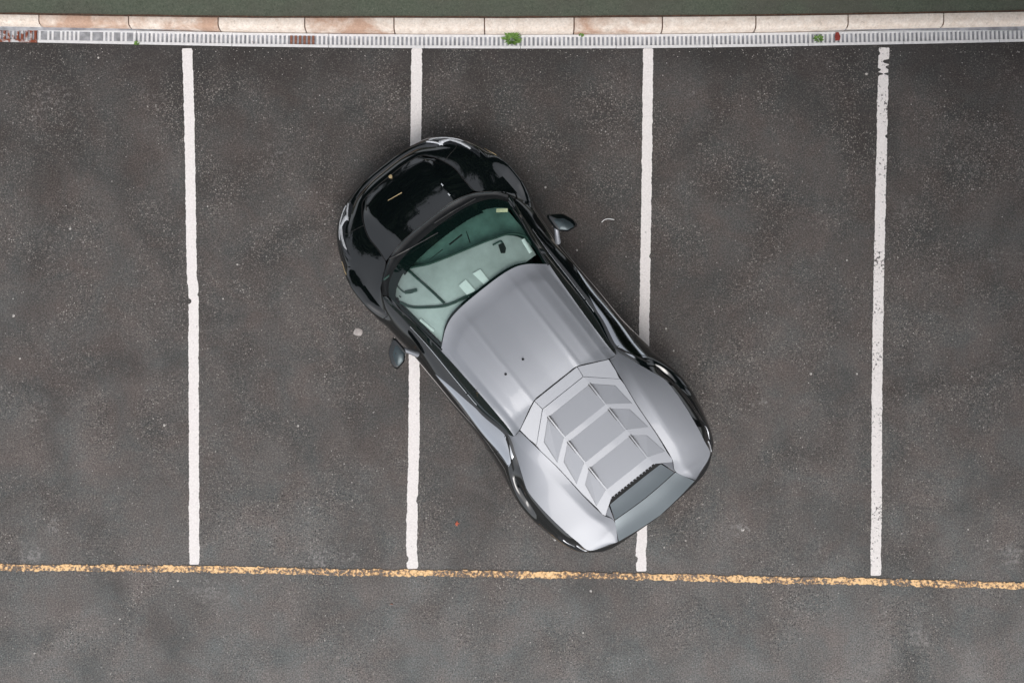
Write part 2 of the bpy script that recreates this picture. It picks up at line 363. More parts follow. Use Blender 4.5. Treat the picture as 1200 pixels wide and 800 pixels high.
# ------------------------------------------------------------------ drain: grates of rails and bars
DJ = [-60, 44, 160, 272, 385, 497, 610, 722, 835, 947, 1059, 1171, 1260]
LB = {0: 'at the left edge of the picture, red with rust', 1: 'packed full of grey silt, second from the left end', 2: 'in front of the kerb beside the first white line', 3: 'with a rust red patch in its middle',
      4: 'left of the second white line from the left', 5: 'at the head of the second white line, holding the green weed', 6: 'just right of the green weed', 7: 'at the head of the third white line', 8: 'halfway between third and fourth white lines',
      9: 'with a small weed and a red scrap on it', 10: 'at the head of the fourth white line', 11: 'at the right edge of the picture', 12: 'continuing just past the rusty left one', 13: 'farthest out on the left', 14: 'continuing just past the right edge one', 15: 'farthest out on the right'}
bar_me = {}
for i, (a, b) in enumerate(list(zip(DJ, DJ[1:])) + [(-172, -60), (-284, -172), (1260, 1372), (1372, 1484)]):
    mat = M['grate_rust'] if i in (0,) else M['grate']
    c = (a + b) / 2; cy = (cl(KB, c) + 1.6 + cl(GB, c)) / 2; C0 = at(c, cy, 0)
    P0 = at(a, (cl(KB, a) + 1.6 + cl(GB, a)) / 2, 0); P1 = at(b, (cl(KB, b) + 1.6 + cl(GB, b)) / 2, 0)
    ang = math.atan2(P1.y - P0.y, P1.x - P0.x); L = (P1 - P0).length; W = 0.116
    g = empty("drain_grate", C0, ang, label='slotted metal drain grate ' + LB[i], category='drain grate', group='drain grates along the kerb')
    for sgn in (-1, 1):
        m = MB(); m.box(-L / 2 + .002, L / 2 - .002, sgn * W / 2 - .011 - (.008 if sgn < 0 else 0), sgn * W / 2 + .011, -.03, .004 if sgn < 0 else .006); m.make("rail", mat, g, bevel=.002)
    m = MB(); m.box(-L / 2, L / 2, -W / 2, W / 2, -.12, -.016 if i != 1 else .0006); m.make("silt_bed", M['silt_full'] if i == 1 else M['silt'], g)
    nb = int(round(L / 0.0465))
    if i not in bar_me:
        x = 'r' if i == 0 else 'p'
        if x not in bar_me:
            mm = MB(); mm.box(-.0115, .0115, -W / 2 + .008, W / 2 - .008, -.022, .001)
            bar_me[x] = mm.make("bar", mat, g).data; bpy.data.objects.remove([o for o in g.children if o.name.startswith("bar")][0])
        me = bar_me[x]
    for k in range(nb):
        o = bpy.data.objects.new("bar", me); COL.objects.link(o); o.parent = g; o.location = (-L / 2 + L * (k + .5) / nb, 0, random.uniform(-.001, .0005))
# rust flake patch on the fourth grate
def blob(name, c, rx, ry, h, mat, n=12, rz=0, jag=.25, seed=0, parent=None, **props):
    rnd = random.Random(seed); m = MB(); ring = []; ring2 = []
    for k in range(n):
        a = 2 * math.pi * k / n; r = 1 + rnd.uniform(-jag, jag); x, y = rx * r * math.cos(a), ry * r * math.sin(a)
        ring.append(Vector((x, y, 0))); ring2.append(Vector((x * .72, y * .72, h)))
    m.add(ring + ring2 + [Vector((0, 0, h * 1.15))], [(k, (k + 1) % n, n + (k + 1) % n, n + k) for k in range(n)] + [(n + k, n + (k + 1) % n, 2 * n) for k in range(n)] + [tuple(reversed(range(n)))])
    o = m.make(name, mat, parent, smooth=50, **props); o.location = c; o.rotation_euler = (0, 0, rz); return o
g3 = [o for o in bpy.data.objects if o.name == 'drain_grate.003'][0]
rb_ = MB().box(-.0115, .0115, -.05, .05, -.022, .001).make("bar", M['rustbrown'], g3).data; bpy.data.objects.remove([o for o in g3.children if o.data is rb_][0])
for o in [o for o in g3.children if o.name.startswith("bar")]:
    if .10 < o.location.x < .36 and random.random() < .75: o.data = rb_

# ------------------------------------------------------------------ painted lines
def ragged(name, pts, w, z, mat, jag=0.006, step=0.02, ends=0.01, seed=0, nicks=(), **props):
    P = arc([at(x, y) for x, y in pts], max(8, int(sum((at(*a) - at(*b)).length for a, b in zip(pts, pts[1:])) / step))); rnd = random.Random(seed); v = []
    for i, p in enumerate(P):
        d = (P[min(i + 1, len(P) - 1)] - P[max(i - 1, 0)]).normalized(); nrm = Vector((-d.y, d.x, 0))
        f = 1.0
        e = min(i, len(P) - 1 - i)
        if e < 2: f = (0.85, 0.97)[e] + .12 * noise.noise(Vector((i, seed, .5)))
        for s in (-1, 1):
            q = p + nrm * s * (w / 2 * f + jag * noise.noise(Vector((p.x * 9 + s * 7, p.y * 9, seed))) + jag * 1.0 * noise.noise(Vector((p.x * 37 + s * 7, p.y * 37, seed))))
            for (ny, hf, sd, dp) in nicks:
                yc = at(0, ny).y; dd = abs(q.y - yc) / (hf * H / F)
                if dd < 1 and sd == s: q = q - nrm * s * dp * (1 - dd ** 3)
            v.append((q.x, q.y, z))
    f = [(2 * i, 2 * i + 1, 2 * i + 3, 2 * i + 2) for i in range(len(P) - 1)]
    return link(name, v, f, mat, None, kind='structure', **props)
lines = [([(219.5, 57), (222, 140), (223.5, 230), (225, 320), (227, 348), (227, 430), (227.5, 560), (228, 661)], .108, 'white_paint', 'leftmost white bay line, left of the car'),
         ([(488.5, 57), (487.5, 150), (487, 260), (485.5, 420), (485, 520), (483, 600), (482.5, 640), (483.5, 666)], .116, 'white_paint', 'white bay line running under the nose and left flank of the car'),
         ([(759.5, 57), (758.5, 150), (757, 260), (755, 380), (753.5, 500), (752.5, 620), (751, 645), (751.5, 669)], .108, 'white_paint', 'white bay line running under the right flank and tail of the car'),
         ([(1036, 56), (1034.5, 100), (1032.5, 200), (1029.5, 330), (1027.5, 480), (1027, 600), (1026, 650), (1026.5, 674)], .112, 'white_worn', 'rightmost white bay line, flaking at its upper end')]
for i, (p, w, m, lab) in enumerate(lines):
    ragged("parking_line", p, w, .004, M[m], jag=.006, step=.011, seed=i * 11, nicks=((353, 3.5, -1, .03), (345, 2, 1, .012)) if i == 0 else (((72.5, 3, 1, .062), (79, 2, 1, .03), (82, 2, -1, .03), (87, 1.6, -1, .052), (87, 1.6, 1, .048), (63, 2, -1, .015), (160, 2, 1, .02)) if i == 3 else ((655, 4, -1, .02), (300, 3, 1, .012), (585, 5, 1, .015))), label=lab)
ragged("yellow_line", [(-420, 659), (-60, 663), (0, 664.5), (100, 665), (200, 666), (300, 667.5), (400, 670), (500, 671), (600, 672.5), (700, 674), (800, 676), (900, 679), (1000, 680.5), (1100, 683.5), (1200, 686), (1260, 687.5), (1620, 696)], .069, .008, M['yellow_paint'], jag=.016, seed=5,
       label='worn yellow line across the foot of the bays')

# ------------------------------------------------------------------ loose things on the ground
blob("flat_stone", at(419.5, 389, .004), .052, .042, .006, M['stone'], jag=.12, seed=3, label='pale round flat stone lying on the asphalt below the front left wheel', category='stone')
m = MB(); m.tube(arc([at(705, 260.5, .008), at(708.5, 257.5, .012), at(713, 256.5, .014), at(720, 257.5, .008)], 10), [.004] * 9 + [.002], 6)
m.make("twig", M['card'], None, smooth=60, label='short curved white twig right of the right wing mirror', category='twig')
def leafy(name, c, n, r, mat, seed, up=.02, **props):
    rnd = random.Random(seed); m = MB()
    for k in range(n):
        a = rnd.uniform(0, 6.283); d = r * rnd.random() ** .6; b = Vector((math.cos(a) * d * .3, math.sin(a) * d * .3, .004)); t = Vector((math.cos(a) * (d + .02), math.sin(a) * (d + .02) * .7, rnd.uniform(.3, 1) * up))
        s = Vector((-math.sin(a), math.cos(a), 0)) * rnd.uniform(.006, .012); mid = b.lerp(t, .6) + Vector((0, 0, .008))
        m.add([b, mid - s, t, mid + s], [(0, 1, 2), (0, 2, 3)])
    o = m.make(name, mat, None, **props); o.location = c; return o
leafy("weed", at(600, 46, .01), 120, .105, M['weed'], 1, .05, label='bright green leafy weed sprouting from drain at the top centre', category='weed')
leafy("weed", at(958.5, 46, .01), 34, .05, M['weed'], 2, .04, label='small thin green weed in the drain left of the fourth white line', category='weed')
leafy("weed", at(161, 51, .004), 14, .02, M['weed'], 3, .02, label='tiny green sprout at the asphalt edge near the silted grate', category='weed')
leafy("moss_tuft", at(681, 42, .01), 14, .018, M['weed'], 4, .02, label='tiny tuft of moss against the kerb right of the big weed', category='moss')
m = MB(); m.prism([Vector(p) for p in ((-.022, -.045, .012), (.024, -.04, .014), (.03, .0, .022), (.012, .05, .012), (-.02, .045, .014), (-.03, .0, .02))], .008)
o = m.make("red_scrap", M['rustred'], None, bevel=.002, label='dark red scrap lying across the drain grate', category='scrap'); o.location = at(981, 43.5, 0)
m = MB(); m.add([(-.022, -.004, .006), (-.006, -.02, .014), (.004, -.03, .006), (.006, -.006, .018), (.03, 0, .006), (.008, .01, .016), (.004, .034, .006), (-.006, .012, .014)], [(0, 1, 3, 7), (1, 2, 3), (3, 4, 5), (3, 5, 7), (7, 5, 6)])
o = m.make("red_leaf", M['red'], None, label='small bright red leaf on the asphalt left of the car tail', category='leaf'); o.location = at(535.5, 613, .002)
m = MB(); m.add([(-.02, -.004, .004), (.0, .006, .012), (.02, -.01, .004), (.0, -.006, .006)], [(0, 3, 1), (1, 3, 2)])
o = m.make("dry_leaf", simple("dull_orange_leaf", (.22, .10, .07), .9), None, label='faint brown dry leaf on the lane below the yellow line', category='leaf'); o.location = at(459, 707, .002)
# grit
rnd = random.Random(5); m = MB()
spots = [(15.5, 370, 2.2), (23, 420, 1.8), (82, 268, 1.8), (243, 242, 1.3), (278, 310, 1.8), (261, 350, 1.3), (192, 498, 2), (349, 499, 2), (614, 222, 1.8), (639, 219.5, 2), (405, 254, 1.4), (692, 692, 2), (115, 68, 1.6), (15, 350, 1),
         (950, 438, 1.8), (1004, 438, 1.6), (992, 305, 1.4), (905, 211, 1.5), (898, 367, 1.2), (1015, 87, 2), (1134, 620, 1.4), (1157, 633, 1.4), (803, 633, 1.5), (778, 641, 1.6), (870, 620, 3), (650, 632, 2), (683, 741, 1.4), (412, 565, 1), (208, 680, 1.8), (140, 725, 1.6), (40, 765, 1.6), (780, 385, 1.5), (789, 411, 1.6), (676, 293, 1.8), (530, 700, 1)]
for (x, y, r) in spots: 
    c = at(x + .3, y, 0); r = r * .0075; k = 6
    ring = [c + Vector((math.cos(a) * r * rnd.uniform(.7, 1.2), math.sin(a) * r * rnd.uniform(.7, 1.2), .001)) for a in [j * math.pi / 3 for j in range(k)]]
    m.add(ring + [c + Vector((0, 0, r * .9))], [(j, (j + 1) % k, k) for j in range(k)])
for i in range(1750):
    x = rnd.uniform(-30, 1230); y = rnd.uniform(60, 830) if i < 1500 else 57 + abs(rnd.gauss(0, 5))
    if rnd.random() > .35 + .65 * max(0, min(1, .5 + 1.6 * noise.noise(Vector((x / 160, y / 160, 3))))): continue
    c = at(x, y, 0); r = rnd.uniform(.0025, .0065); k = 4
    ring = [c + Vector((math.cos(a) * r * rnd.uniform(.7, 1.2), math.sin(a) * r * rnd.uniform(.7, 1.2), .001)) for a in [j * math.pi / 2 + i for j in range(k)]]
    m.add(ring + [c + Vector((0, 0, r * .8))], [(j, (j + 1) % k, k) for j in range(k)])
m.make("grit", M['grit'], None, kind='stuff', label='pale loose grit scattered over the asphalt', category='grit')


# ------------------------------------------------------------------ tall trees behind the lawn and beside the car park (seen in the paint)
def tree_meshes(seed, h, cr_):
    rnd = random.Random(seed); m = MB(); m.tube([(0, 0, 0), (.1, .05, h * .3), (.0, .1, h * .6), (.05, 0, h * .92)], [.26, .2, .13, .04], 8); tips = []
    for k in range(11):
        a = k * 2.4 + rnd.uniform(-.4, .4); z = h * (.28 + .055 * k); L = cr_ * (1 - .05 * k) * rnd.uniform(.7, 1)
        p1 = Vector((math.cos(a) * L * .5, math.sin(a) * L * .5, z + L * .35)); p2 = Vector((math.cos(a) * L, math.sin(a) * L, z + L * .5)); m.tube([(0, 0, z), p1, p2], [.09, .06, .02], 5); tips += [p1, p2, (p1 + p2) / 2]
    tips += [Vector((0, 0, h * f)) for f in (.7, .8, .9, .97)]; v, f = [], []
    for k in range(9000):
        c = rnd.choice(tips); g = c + Vector((rnd.gauss(0, .55), rnd.gauss(0, .55), rnd.gauss(0, .5))); a = Vector((rnd.gauss(0, 1), rnd.gauss(0, 1), rnd.gauss(0, .6))).normalized(); b = a.orthogonal().normalized()
        b = (b * math.cos(k) + a.cross(b) * math.sin(k)); q = rnd.uniform(.12, .24); n = len(v); v += [g - a * q, g + b * q * .6, g + a * q, g - b * q * .6]; f.append((n, n + 1, n + 2, n + 3))
    return m, v, f
protos = []
for sd, h, c_ in ((1, 15.5, 2.6), (2, 13.5, 3.0)):
    m, v, f = tree_meshes(sd, h, c_); me1 = link("trunk", m.v, m.f, M['bark'], None, 60); me2 = link("crown", v, f, M['crown'], None); protos.append((me1.data, me2.data)); bpy.data.objects.remove(me1); bpy.data.objects.remove(me2)
TR = [(-8.6, 9.4, 1.0, 'the leftmost tree beyond the lawn'), (-5.6, 8.6, 1.02, 'beyond the lawn straight ahead of the car nose'), (-2.4, 8.4, 1.05, 'beyond the lawn above the second bay line'), (.9, 9.0, 1.0, 'beyond the lawn above the third bay line'), (4.4, 8.8, .95, 'beyond the lawn above the fourth bay line'),
      (7.3, 7.4, 1.2, 'at the corner of lawn and right car park edge'), (8.6, 4.2, 1.3, 'beside the car park, upper one on the right'), (8.8, 1.2, 1.3, 'beside the car park, level with the car on the right'), (9.2, -1.9, 1.15, 'beside the car park, lower one on the right'), (-3.9, 12.0, 1.2, 'in the back row left of centre'), (2.6, 12.6, 1.2, 'in the back row right of centre'), (-14.5, 2.5, .55, 'small one far out to the left')]
for i, (x, y, k, where) in enumerate(TR):
    t_ = empty("tall_tree", (x, y, 0), i * 1.3, label='tall leafy tree ' + where, category='tree', group='tall trees round the car park'); t_.scale = (k, k, k)
    a, b = protos[i % 2]
    for nm, me in (("trunk", a), ("crown", b)):
        o = bpy.data.objects.new(nm, me); COL.objects.link(o); o.parent = t_


# ------------------------------------------------------------------ the sports car
# local frame: x runs from nose to tail (s), y to the car's right, z up; root stands on the ground under the middle
UX = Vector((0.6225, -0.7826, 0)); VX = Vector((0.7826, 0.6225, 0)); NOSE = at(446, 192.5, 0.45); NOSE.z = 0; MID = 2.28
car = empty("sports_car", NOSE + UX * MID, math.atan2(UX.y, UX.x), label='low black sports car with silver grey roof and tail, parked askew across two bays', category='car')
def L3(s, l, z): return Vector((s - MID, l, z))
def LL(pts): return [L3(*p) for p in pts]
# stations: S1 inner edge (hood seam, window sill, rear deck edge), S2 shoulder, S3 widest line, S4 sill
ST = [((.17, 0, .535), (.08, 0, .48), (0, 0, .36), (.03, 0, .12)),
      ((.172, .18, .535), (.085, .2, .48), (.006, .2, .36), (.036, .2, .12)),
      ((.195, .35, .55), (.125, .40, .50), (.04, .38, .37), (.06, .37, .12)),
      ((.275, .435, .585), (.225, .54, .555), (.09, .56, .39), (.11, .54, .12)),
      ((.38, .50, .625), (.34, .68, .61), (.19, .715, .41), (.2, .69, .12)),
      ((.54, .555, .67), (.50, .785, .665), (.34, .84, .44), (.34, .81, .12)),
      ((.70, .555, .712), (.70, .85, .71), (.56, .94, .48), (.56, .91, .13)),
      ((.85, .565, .745), (.90, .875, .735), (.82, 1.0, .52), (.82, .96, .14)),
      ((.985, .715, .778), (1.12, .885, .745), (1.08, 1.005, .51), (1.08, .96, .14)),
      ((1.12, .80, .80), (1.35, .885, .765), (1.35, .985, .48), (1.35, .94, .14)),
      ((1.42, .782, .825), (1.7, .87, .775), (1.7, .95, .5), (1.7, .91, .14)),
      ((1.8, .757, .85), (2.05, .875, .808), (2.05, .948, .5), (2.05, .91, .14)),
      ((2.2, .752, .87), (2.4, .868, .832), (2.4, .955, .5), (2.4, .91, .14)),
      ((2.6, .735, .90), (2.75, .878, .862), (2.75, .945, .5), (2.75, .91, .14)),
      ((2.92, .668, .945), (3.02, .862, .892), (3.02, .965, .52), (3.02, .93, .14)),
      ((3.15, .735, .945), (3.22, .868, .898), (3.3, .995, .54), (3.3, .95, .14)),
      ((3.33, .805, .938), (3.4, .905, .85), (3.55, 1.028, .56), (3.55, .97, .14)),
      ((3.49, .862, .93), (3.56, .935, .845), (3.75, 1.03, .57), (3.75, .97, .14)),
      ((3.66, .866, .928), (3.73, .94, .84), (3.92, 1.02, .57), (3.92, .96, .15)),
      ((3.86, .850, .92), (3.92, .93, .83), (4.06, .985, .57), (4.06, .93, .17)),
      ((4.06, .822, .91), (4.12, .905, .81), (4.2, .94, .57), (4.2, .89, .2)),
      ((4.20, .795, .895), (4.24, .84, .79), (4.34, .87, .57), (4.33, .82, .22)),
      ((4.335, .762, .88), (4.362, .778, .77), (4.41, .775, .56), (4.40, .74, .24)),
      ((4.402, .62, .88), (4.435, .64, .75), (4.50, .66, .52), (4.44, .63, .26)),
      ((4.435, .49, .885), (4.475, .49, .73), (4.54, .49, .48), (4.47, .48, .26)),
      ((4.465, .26, .90), (4.49, .26, .72), (4.56, .27, .46), (4.49, .26, .26)),
      ((4.49, 0, .905), (4.51, 0, .72), (4.58, 0, .46), (4.50, 0, .26))]
NU = 12 * (len(ST) - 1) + 1
WHEELS = (.96, 3.58)
CS = [crv([L3(*st[k]) for st in ST], NU) for k in range(4)]
for sc in WHEELS:
    for p3, p4 in zip(CS[2], CS[3]):
        for p, rr, dz in ((p3, .40, .0), (p4, .365, 0)):
            d = p.x + MID - sc
            if abs(d) < rr: p.z = max(p.z, .335 + math.sqrt(rr * rr - d * d) + dz)
for p2, p3 in zip(CS[1], CS[2]):
    if p3.z > p2.z - .02: p3.z = p2.z - .02
for p3, p4 in zip(CS[2], CS[3]):
    if p4.z > p3.z - .03: p4.z = p3.z - .03
NV = (7, 11, 7)
def band(k):   # k=0: S1-S2, 1: S2-S3, 2: S3-S4
    out = []
    for i in range(NU):
        a, b = CS[k][i], CS[k + 1][i]
        c = (a + b) / 2
        if k == 0: c += Vector((0, 0, .012))
        if k == 1:
            o = Vector((a.x + b.x, a.y + b.y, 0)) / 2; n = (b - a); h = Vector((b.x - a.x, b.y - a.y, 0)); c += h * .24 + Vector((0, 0, .035 if h.length > .03 else .01))
        if k == 2: c += (Vector((b.x - a.x, b.y - a.y, 0))) * -.25
        n = NV[k]; out.append([((1 - t) ** 2) * a + 2 * t * (1 - t) * (2 * c - (a + b) / 2) + t * t * b for t in [j / (n - 1) for j in range(n)]])
    return out
B = [band(k) for k in range(3)]
def surf(st, v):   # station number, v 0..3 across the bands -> point on the flank
    k = min(int(v), 2); u = st / (len(ST) - 1) * (NU - 1); i = min(int(u), NU - 2); fu = u - i
    fv = (v - k) * (NV[k] - 1); j = min(int(fv), NV[k] - 2); fv -= j
    g = B[k]; return g[i][j].lerp(g[i + 1][j], fu).lerp(g[i][j + 1].lerp(g[i + 1][j + 1], fu), fv)
def snorm(st, v):
    a = surf(min(st + .1, 26), v) - surf(max(st - .1, 0), v); b = surf(st, min(v + .05, 3)) - surf(st, max(v - .05, 0)); n = a.cross(b).normalized()
    return n if n.dot(Vector((0, .6, .8)) if 3 < st < 22 else Vector((0, .2, 1))) > 0 else -n
def part2(name, v, f, mat, smooth=35, **kw):      # the pair: car's right and left
    a = weld_make(name, [(v, f)], mat, car, smooth, **kw); b = weld_make(name, [mir(v, f)], mat, car, smooth, **kw); return a, b
def seg(st0, st1, ks=(0, 1, 2)):
    i0, i1 = int(st0 * 12), int(st1 * 12); parts = []
    for k in ks: parts.append(grid([B[k][i] for i in range(i0, i1 + 1)], flip=True))
    return parts
def joined(parts):
    V, Fc = [], []
    for v, f in parts: b = len(V); V += v; Fc += [tuple(i + b for i in q) for q in f]
    return V, Fc
# bumpers, front wings, doors, rear quarters
fr = seg(0, 4.25); weld_make("front_bumper", fr + [mir(*p) for p in fr], M['black'], car)
part2("front_wing", *joined(seg(4.25, 8.75)), M['black'])
doors = part2("door", *joined(seg(8.75, 14)), M['black'])
part2("rear_quarter", *joined(seg(14, 22)), M['black'])
re_ = seg(22, 26); weld_make("rear_bumper", re_ + [mir(*p) for p in re_], M['plastic'], car)
def ribbon(pts, w, lift=.003, ups=None):
    v = []; 
    for i, p in enumerate(pts):
        d = (pts[min(i + 1, len(pts) - 1)] - pts[max(i - 1, 0)]).normalized(); up = ups[i] if ups else Vector((0, 0, 1)); s = d.cross(up).normalized() * w / 2
        for a, q in ((p - s, .0), (p - s * .8, lift), (p + s * .8, lift), (p + s, .0)): v.append(a + up * q)
    n = len(pts); f = [(4 * i + j, 4 * i + j + 1, 4 * i + j + 5, 4 * i + j + 4) for i in range(n - 1) for j in range(3)]
    return v, f
def on_flank(path, n=30):
    q = crv([Vector((a, b, 0)) for a, b in path], n); return [surf(p.x, p.y) for p in q], [snorm(p.x, p.y) for p in q]
for path, w in (([(8.75, 0), (8.78, 1), (8.7, 1.9), (8.75, 2.9)], .008), ([(14, .1), (14, 1), (13.6, 1.9), (13.6, 2.9)], .008), ([(4.25, 0), (4.25, 1), (4.2, 1.8)], .007), ([(22, 1), (22, 2), (22, 2.9)], .008)):
    p, n = on_flank(path); part2("panel_seam", *ribbon(p, w, .0015, n), M['rubber'], 180)
# bright crease lines that run along the flank
for path, w, m in (([(9.6, .10), (10.6, .30), (11.8, .50), (12.9, .72)], .007, 'chrome'), ([(10.7, .95), (11.7, 1.02), (12.8, 1.1), (13.6, 1.25)], .006, 'black')):
    pass
# headlight: smoked lens with white lamp shapes
def flank_patch(name, s0, s1, v0, v1, mat, lift=.004, n=14, m_=4, taper=None, parent=None):
    rows = []
    for j in range(m_ + 1):
        row = []
        for i in range(n + 1):
            t = i / n; a = s0 + (s1 - s0) * t; tv = j / m_; lo, hi = (v0(t), v1(t)) if callable(v0) else (v0, v1)
            v = lo + (hi - lo) * tv; q = surf(a, v); e = lift * (0.05 if (j in (0, m_) or i in (0, n)) else 1); row.append(q + snorm(a, v) * e)
        rows.append(row)
    v, f = grid(rows); out = []
    for k, (vv, ff) in enumerate(((v, f), mir(v, f))):
        o = link(name, vv, ff, mat, parent[k] if parent else car, 40); out.append(o)
    return out
lamps = flank_patch("headlight", 2.55, 5.6, lambda t: .96 + .1 * math.sin(t * 3.14), lambda t: 1.08 + .5 * math.sin(math.pi * min(1, .12 + .8 * t)), M['lens'], .003, 20, 5)
for (a, b, c0, c1, w) in ((2.70, 3.50, 1.34, 1.10, .085), (3.30, 4.15, 1.12, 1.36, .10), (3.95, 5.15, 1.32, 1.14, .11), (2.9, 4.9, 1.46, 1.38, .06)):
    flank_patch("lamp_strip", a, b, lambda t: c0 + (c1 - c0) * t - w, lambda t: c0 + (c1 - c0) * t + w * (1.3 - t), M['lamp_white'], .009, 10, 2, parent=lamps)
# tail lamps, side slivers and intake
tl = flank_patch("tail_light", 19.6, 22.0, lambda t: .78, lambda t: 1.12 + .2 * t, M['lens'], .003, 14, 4)
flank_patch("lamp_strip", 19.9, 20.9, lambda t: .82 + .25 * t, lambda t: .92 + .3 * t - .1 * t, M['lamp_white'], .008, 10, 2, parent=tl)
flank_patch("lamp_strip", 21.0, 21.9, lambda t: .80, lambda t: .80 + .25 * math.sin(math.pi * t), M['lamp_white'], .008, 10, 2, parent=tl)
flank_patch("shoulder_blade", 11.0, 14.9, lambda t: .96 - .80 * min(1, t * 2.2) + .45 * max(0, t - .75), lambda t: 1.0 + .10 * math.sin(math.pi * t) , M['gloss_silver'], .004, 30, 5)  # added patch: reflected sky on the black shoulder put into its colour
flank_patch("side_intake", 14.05, 15.3, lambda t: .06 + .60 * t, lambda t: .26 + .62 * t, M['rubber'], .004, 12, 3)
flank_patch("side_marker", 5.9, 6.5, lambda t: 1.6, lambda t: 1.72, M['gold'], .003, 6, 2)
# front grille openings low in the bumper
for s0, s1, v0, v1 in ((.0, 1.6, 2.25, 2.75), (2.2, 3.9, 2.1, 2.7)):
    flank_patch("bumper_grille", s0, s1, v0, v1, M['rubber'], .004, 10, 3)
# number plate lamp strip and diffuser at the back
flank_patch("rear_grille", 23.2, 26, 1.3, 1.9, M['rubber'], .004, 12, 3)
m = MB()
for y in (-.42, -.21, 0, .21, .42): m.box(4.25 - MID, 4.52 - MID, y - .008, y + .008, .12, .27)
m.make("diffuser", M['plastic'], car, bevel=.003)
for sy in (-1, 1):
    m = MB(); m.tube(LL([(4.40, sy * .16, .33), (4.57, sy * .16, .34)]), .05, 16, False); m.make("exhaust_pipe", M['rim'], car, smooth=40)
m = MB(); m.add(LL([(.05, -.9, .12), (.05, .9, .12), (4.45, .85, .14), (4.45, -.85, .14), (.2, -.6, .115), (.2, .6, .115)]), [(0, 1, 2, 3)])
o = MB().box(.25 - MID, 4.3 - MID, -.78, .78, .13, .30).make("underbody", M['rubber'], car)
m = MB(); m.prism(LL([(-.012, 0, .13), (.0, .22, .13), (.035, .40, .13), (.10, .58, .13), (.2, .74, .13), (.32, .6, .13), (.3, 0, .13), (.32, -.6, .13), (.2, -.74, .13), (.10, -.58, .13), (.035, -.40, .13), (.0, -.22, .13)]), .015)
m.make("splitter", M['plastic'], car, bevel=.004)

# hood
hood_c = [crv(LL([(.17, 0, .535), (.30, 0, .600), (.50, 0, .672), (.66, 0, .710), (.785, 0, .731)]), 30),
          crv(LL([(.174, .18, .538), (.30, .2, .604), (.50, .19, .678), (.66, .18, .717), (.788, .17, .738)]), 30),
          crv(LL([(.20, .335, .552), (.32, .388, .620), (.50, .372, .694), (.66, .352, .735), (.80, .335, .757)]), 30)]
hood_d = [hood_c[2], crv(LL([(.21, .345, .551), (.34, .425, .616), (.52, .44, .682), (.68, .44, .724), (.82, .43, .749)]), 30),
          crv(LL([(.215, .37, .558), (.38, .49, .622), (.54, .545, .668), (.70, .548, .710), (.85, .558, .744)]), 30)]
g1 = grid(loft(hood_c, 13)); g2 = grid(loft(hood_d, 8))
hood = weld_make("hood", [g1, g2, mir(*g1), mir(*g2)], M['black'], car, 25)
p = crv(LL([(.17, 0, .538), (.172, .18, .538), (.20, .36, .553), (.275, .435, .589), (.38, .50, .629), (.54, .553, .674), (.70, .553, .716), (.85, .563, .748)]), 50)
v, f = ribbon(p, .008, .002); weld_make("hood_seam", [(v, f), mir(v, f)], M['rubber'], car, 180)
# wing ridge between hood seam and headlight: joins S1 of the flank to the hood edge (they share the seam)
# nose badge and the thin pale strip
m = MB(); q = [L3(.165, -.016, .545), L3(.165, .016, .545), L3(.19, .019, .556), L3(.208, 0, .563), L3(.19, -.019, .556)]
m.prism([p + Vector((0, 0, .004)) for p in q], .01); m.make("badge", M['gold'], car, bevel=.002)
m = MB(); m.prism(LL([(.368, -.172, .632), (.392, -.012, .640), (.400, -.012, .642), (.373, -.172, .633)]), .008); m.make("pale_strip", M['gold'], car)
for s_, l_, z_ in ((.60, .352, .722), (.722, .343, .748)):
    m = MB(); m.box(s_ - .014 - MID, s_ + .014 - MID, l_ - .006, l_ + .006, z_ - .01, z_ + .004); m.make("washer_jet", M['chrome'], car, bevel=.002)

# cowl, windscreen
K = [(.787, 0, .748), (.79, .2, .752), (.812, .38, .764), (.868, .545, .758), (.985, .712, .786), (1.10, .795, .806)]
G0 = [(.905, 0, .79), (.912, .2, .79), (.935, .40, .792), (.985, .56, .80), (1.06, .68, .812), (1.16, .752, .84)]
HD = [(1.69, 0, 1.125), (1.695, .22, 1.121), (1.718, .38, 1.112), (1.766, .485, 1.10), (1.83, .565, 1.082), (1.90, .645, 1.052)]
NW = 41
k_, g_, h_ = (crv(LL(c), NW) for c in (K, G0, HD))
mid_ = [(a + b) / 2 + Vector((0, 0, -.022)) for a, b in zip(k_, g_)]
gr_ = grid(loft([k_, mid_, g_], 7)); weld_make("cowl", [gr_, mir(*gr_)], M['plastic'], car)
gm = [(a + b) / 2 + Vector((0, 0, .028)) for a, b in zip(g_, h_)]
rows = loft([g_, gm, h_], 31)
def edgeU(i, j):  # is grid cell in the black border? i across (0 centre .. NW), j up
    return j < 5 - (1 if i > 20 else 0) or i >= NW - 3 or (j >= 29)
def cells(cond):
    w = NW; f = [(j * w + i, j * w + i + 1, (j + 1) * w + i + 1, (j + 1) * w + i) for j in range(30) for i in range(NW - 1) if cond(i, j)]
    v = [p for r in rows for p in r]; used = sorted({k for q in f for k in q}); mp = {k: n for n, k in enumerate(used)}
    return [v[k] for k in used], [tuple(mp[k] for k in q) for q in f]
c1 = cells(lambda i, j: not edgeU(i, j)); ws = weld_make("windscreen", [c1, mir(*c1)], M['glass'], car, 60)
c2 = cells(edgeU); weld_make("black_border", [c2, mir(*c2)], M['dark_glass'], ws, 60)
